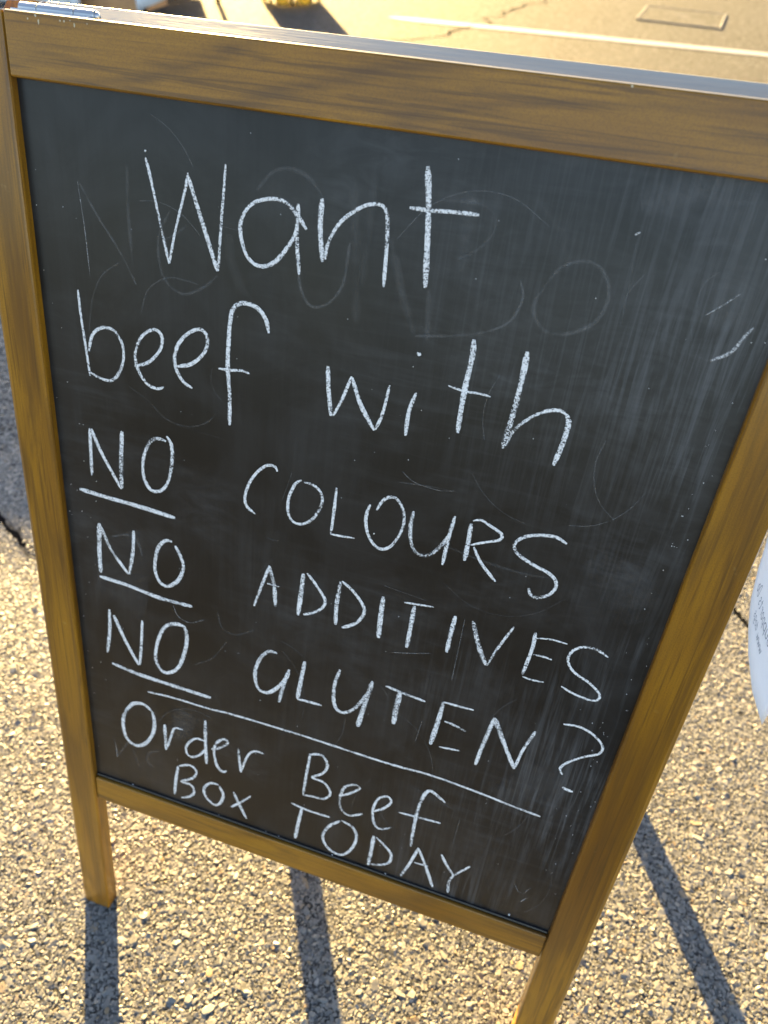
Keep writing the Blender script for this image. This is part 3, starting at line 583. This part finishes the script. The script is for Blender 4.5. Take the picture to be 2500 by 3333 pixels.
def letters(text, u0, v0, du, dv, size):
    """printed letters as flat strokes on the sheet, readable from its far side; (u0,v0) start, (du,dv) advance"""
    G_ = {'s': [[(.9,.85),(.5,1),(.1,.8),(.5,.5),(.9,.25),(.5,0),(.1,.15)]], 'S': [[(.9,1.3),(.5,1.5),(.1,1.2),(.5,.8),(.9,.4),(.5,0),(.1,.2)]], 'u': [[(.1,1),(.1,.25),(.4,0),(.8,.2),(.85,1)],[(.85,.4),(.85,0)]],
         'p': [[(.1,1),(.1,-.5)],[(.1,.8),(.5,1),(.9,.6),(.8,.15),(.4,0),(.1,.2)]], 'o': [[(.5,1),(.1,.6),(.2,.1),(.5,0),(.85,.2),(.9,.7),(.5,1)]],
         'r': [[(.15,1),(.15,0)],[(.15,.6),(.45,.95),(.8,.95)]], 't': [[(.4,1.4),(.4,.15),(.75,0)],[(.1,1),(.8,1)]], 'D': [[(.1,1.5),(.1,0),(.6,.05),(.95,.5),(.9,1.1),(.5,1.5),(.1,1.5)]],
         'g': [[(.85,.9),(.4,1),(.1,.6),(.3,.1),(.8,.2)],[(.85,1),(.85,-.3),(.5,-.55),(.15,-.4)]], 'w': [[(.0,1),(.25,0),(.5,.8),(.75,0),(1,1)]], '.': [[(.4,.05),(.55,.1)]], 'd': [[(.85,1.5),(.85,0)],[(.85,.8),(.45,1),(.1,.5),(.4,0),(.85,.2)]],
         'c': [[(.9,.85),(.4,1),(.1,.5),(.4,0),(.9,.15)]], '3': [[(.1,1.4),(.6,1.5),(.85,1.1),(.4,.8),(.9,.5),(.6,0),(.1,.1)]], ' ': []}
    V, F = [], []
    nrm = Vector((dv, -du)) ; adv = Vector((du, dv)); pos = Vector((u0, v0))
    for ch in text:
        for st in G_[ch]:
            prev = None
            pts = spline(st, 0.25)
            for i, q in enumerate(pts):
                t = (pts[min(i+1, len(pts)-1)] - pts[max(i-1, 0)]).normalized(); n2 = Vector((-t.y, t.x)) * 0.085
                for sg in (1, -1):
                    qq = q + n2 * sg
                    uv = pos + adv * (qq.x * 0.8) + nrm.normalized() * (qq.y * size * 0.030)
                    V.append(flyer_pt(uv.x, uv.y) + Vector((0, -0.0006, 0)))
                if prev is not None: F.append((prev, prev + 1, len(V) - 1, len(V) - 2))
                prev = len(V) - 2
        pos = pos + adv * 1.0
    return mesh('print', V, F)
link('print', letters('Supports Do', 0.100, 0.165, -0.0058, 0.0305, 0.55), INK, flyer)
link('print', letters('www.dogs', 0.055, 0.190, -0.0030, 0.0250, 0.40), INK, flyer)

# ------------------------------------------------------------------ the stall far behind, at the upper left
CLOTH = plain('white_cloth', (0.78, 0.78, 0.80), 0.85, 0, 90, 0.15, 0.04)
def drape(x0, x1, y, z0f, z1, folds, amp, name, dirx=(1, 0)):
    nu_, nv_ = 90, 14; V = []
    for j in range(nv_ + 1):
        for i in range(nu_ + 1):
            u = i / nu_; v = j / nv_; zb = z0f(u)
            x = x0 + (x1 - x0) * u; zz = z1 + (zb - z1) * v
            yy = y + amp * v * math.sin(u * folds * 6.283 + 0.7 * math.sin(u * 9)) + 0.4 * amp * v * math.sin(u * folds * 2.3 * 6.283)
            V.append((x, yy, zz))
    F = [(j*(nu_+1)+i, j*(nu_+1)+i+1, (j+1)*(nu_+1)+i+1, (j+1)*(nu_+1)+i) for j in range(nv_) for i in range(nu_)]
    return mesh(name, V, F, True)
def thick(o, t=0.003):
    m = o.modifiers.new('thickness', 'SOLIDIFY'); m.thickness = t; return o
BLACKMETAL = plain('black_metal', (0.02, 0.02, 0.022), 0.45, 0.4)
stall = bpy.data.objects.new('stall_table', None); C.objects.link(stall); stall.location = (-3.3, 5.2, 0)
stall['label'] = 'market table under white cloth, only its draped hem showing above the hinge'; stall['category'] = 'table'
def local(me, o):
    me.transform(Matrix.Translation(-o.location)); return me
link('tabletop', local(bm_mesh('tabletop', box_bm(-4.3, -2.54, 4.80, 5.55, 0.72, 0.75, 0.004)), stall), plain('table_plastic', (0.6, 0.6, 0.58), 0.5), stall)
for (x, y) in ((-2.84, 4.86), (-2.62, 5.48), (-4.22, 4.86), (-4.22, 5.48)):
    V, F = tube([(x, y, 0), (x, y, 0.72)], 0.017, 10); link('leg', local(mesh('leg', V, F, True), stall), BLACKMETAL, stall)
thick(link('tablecloth_skirt', local(drape(-2.83, -2.53, 4.76, lambda u: 0.045 + 0.11 * u ** 1.2 if u > .15 else 0.03 + 0.1 * u, 0.756, 2, 0.02, 'tablecloth_skirt'), stall), CLOTH, stall))
thick(link('tablecloth_skirt', local(drape(-4.32, -3.256, 4.74, lambda u: 0.012, 0.756, 11, 0.03, 'tablecloth_skirt'), stall), CLOTH, stall))
thick(link('tablecloth_skirt', local(drape(-4.32, -2.815, 5.575, lambda u: 0.012, 0.752, 13, 0.02, 'tablecloth_skirt'), stall), CLOTH, stall))
link('tablecloth_top', local(bm_mesh('tablecloth_top', box_bm(-4.32, -2.53, 4.765, 5.57, 0.7515, 0.7565, 0.002)), stall), CLOTH, stall)
# cardboard box pushed under the table
CARD = plain('brown_cardboard', (0.62, 0.32, 0.15), 0.8, 0, 40, 0.1)
bx = bpy.data.objects.new('cardboard_box', None); C.objects.link(bx); bx.location = (-3.12, 5.06, 0)
bx['label'] = 'brown cardboard box under the white-clothed table'; bx['category'] = 'box'
link('carton', bm_mesh('carton', box_bm(-0.30, 0.24, -0.16, 0.16, 0.0, 0.34, 0.004)), CARD, bx)
for (y0, y1) in ((-0.158, -0.004), (0.004, 0.158)): link('flap', bm_mesh('flap', box_bm(-0.297, 0.237, y0, y1, 0.3405, 0.3445, 0.001, 1)), CARD, bx)
# tall white banner panel beside the table (its shadow reaches the ground left of the sign)
banner = bpy.data.objects.new('white_banner', None); C.objects.link(banner); banner.location = (-4.4, 4.95, 0)
banner['label'] = 'white fabric screen standing behind the table at the upper left'; banner['category'] = 'screen'
thick(link('fabric', local(drape(-6.2, -3.25, 4.98, lambda u: 0.012, 1.16, 14, 0.02, 'fabric'), banner), CLOTH, banner))
V, F = tube([(-6.22, 4.98, 1.17), (-3.23, 4.98, 1.17)], 0.014, 10); link('top_bar', local(mesh('top_bar', V, F, True), banner), BLACKMETAL, banner)
for x in (-6.2, -3.25):
    V, F = tube([(x, 5.02, 0), (x, 5.02, 1.17)], 0.012, 10); link('post', local(mesh('post', V, F, True), banner), BLACKMETAL, banner)

# yellow sack and thin pole on the asphalt behind the sign
def yellow_cloth():
    t = NT('yellow_cloth'); t.set(Base_Color=t.ramp(t.noise(t.coord(), 14, 4), [(0.3, (0.72, 0.54, 0.10)), (0.7, (0.80, 0.62, 0.14))]), Roughness=0.8)
    tr = t.node('ShaderNodeBsdfTranslucent', {'Color': (0.97, 0.88, 0.42, 1)}); mx = t.node('ShaderNodeMixShader', {'Fac': 0.6})
    t.l.new(t.b.outputs[0], mx.inputs[1]); t.l.new(tr.outputs[0], mx.inputs[2]); t.l.new(mx.outputs[0], t.out.inputs['Surface']); return t.m
YEL = yellow_cloth()
def yellow_stand():
    n, m = 72, 20; V = []; F = []
    for j in range(m + 1):
        f = j / m                                            # 0 at the rim, 1 at the hem
        for i in range(n):
            a = 6.283 * i / n; lobe = math.sin(8 * a + 0.5)
            r = 0.175 + f * (0.03 + 0.022 * lobe)
            V.append((r * math.cos(a), r * math.sin(a), 0.78 - f * (0.765 - 0.02 * (1 - lobe))))
    for j in range(m):
        for i in range(n): F.append((j*n + i, j*n + (i+1) % n, (j+1)*n + (i+1) % n, (j+1)*n + i))
    F.append(tuple(range(n))); return mesh('yellow_cloth', V, F, True)
sack = bpy.data.objects.new('draped_stand', None); C.objects.link(sack); sack.location = (-2.19, 5.80, 0)
sack['label'] = 'round stand draped to the ground in bright yellow cloth behind the sign'; sack['category'] = 'stand'
thick(link('cloth', yellow_stand(), YEL, sack), 0.004)
for a in (0.5, 2.1, 3.64, 5.2):
    V, F = tube([(0.15 * math.cos(a), 0.15 * math.sin(a), 0), (0.12 * math.cos(a), 0.12 * math.sin(a), 0.77)], 0.012, 8); link('leg', mesh('leg', V, F, True), STEEL, sack)
V, F = tube([(0, 0, 0), (0, 0, 1.5)], 0.012, 10)
pole = bpy.data.objects.new('thin_pole', None); C.objects.link(pole); pole.location = (-2.20, 6.08, 0)
pole['label'] = 'thin upright pole beside the yellow draped stand casting a narrow shadow'; pole['category'] = 'pole'
link('shaft', mesh('shaft', V, F, True), STEEL, pole); link('foot_plate', bm_mesh('foot_plate', box_bm(-.06, .06, -.06, .06, 0.002, .010, .002)), BLACKMETAL, pole)
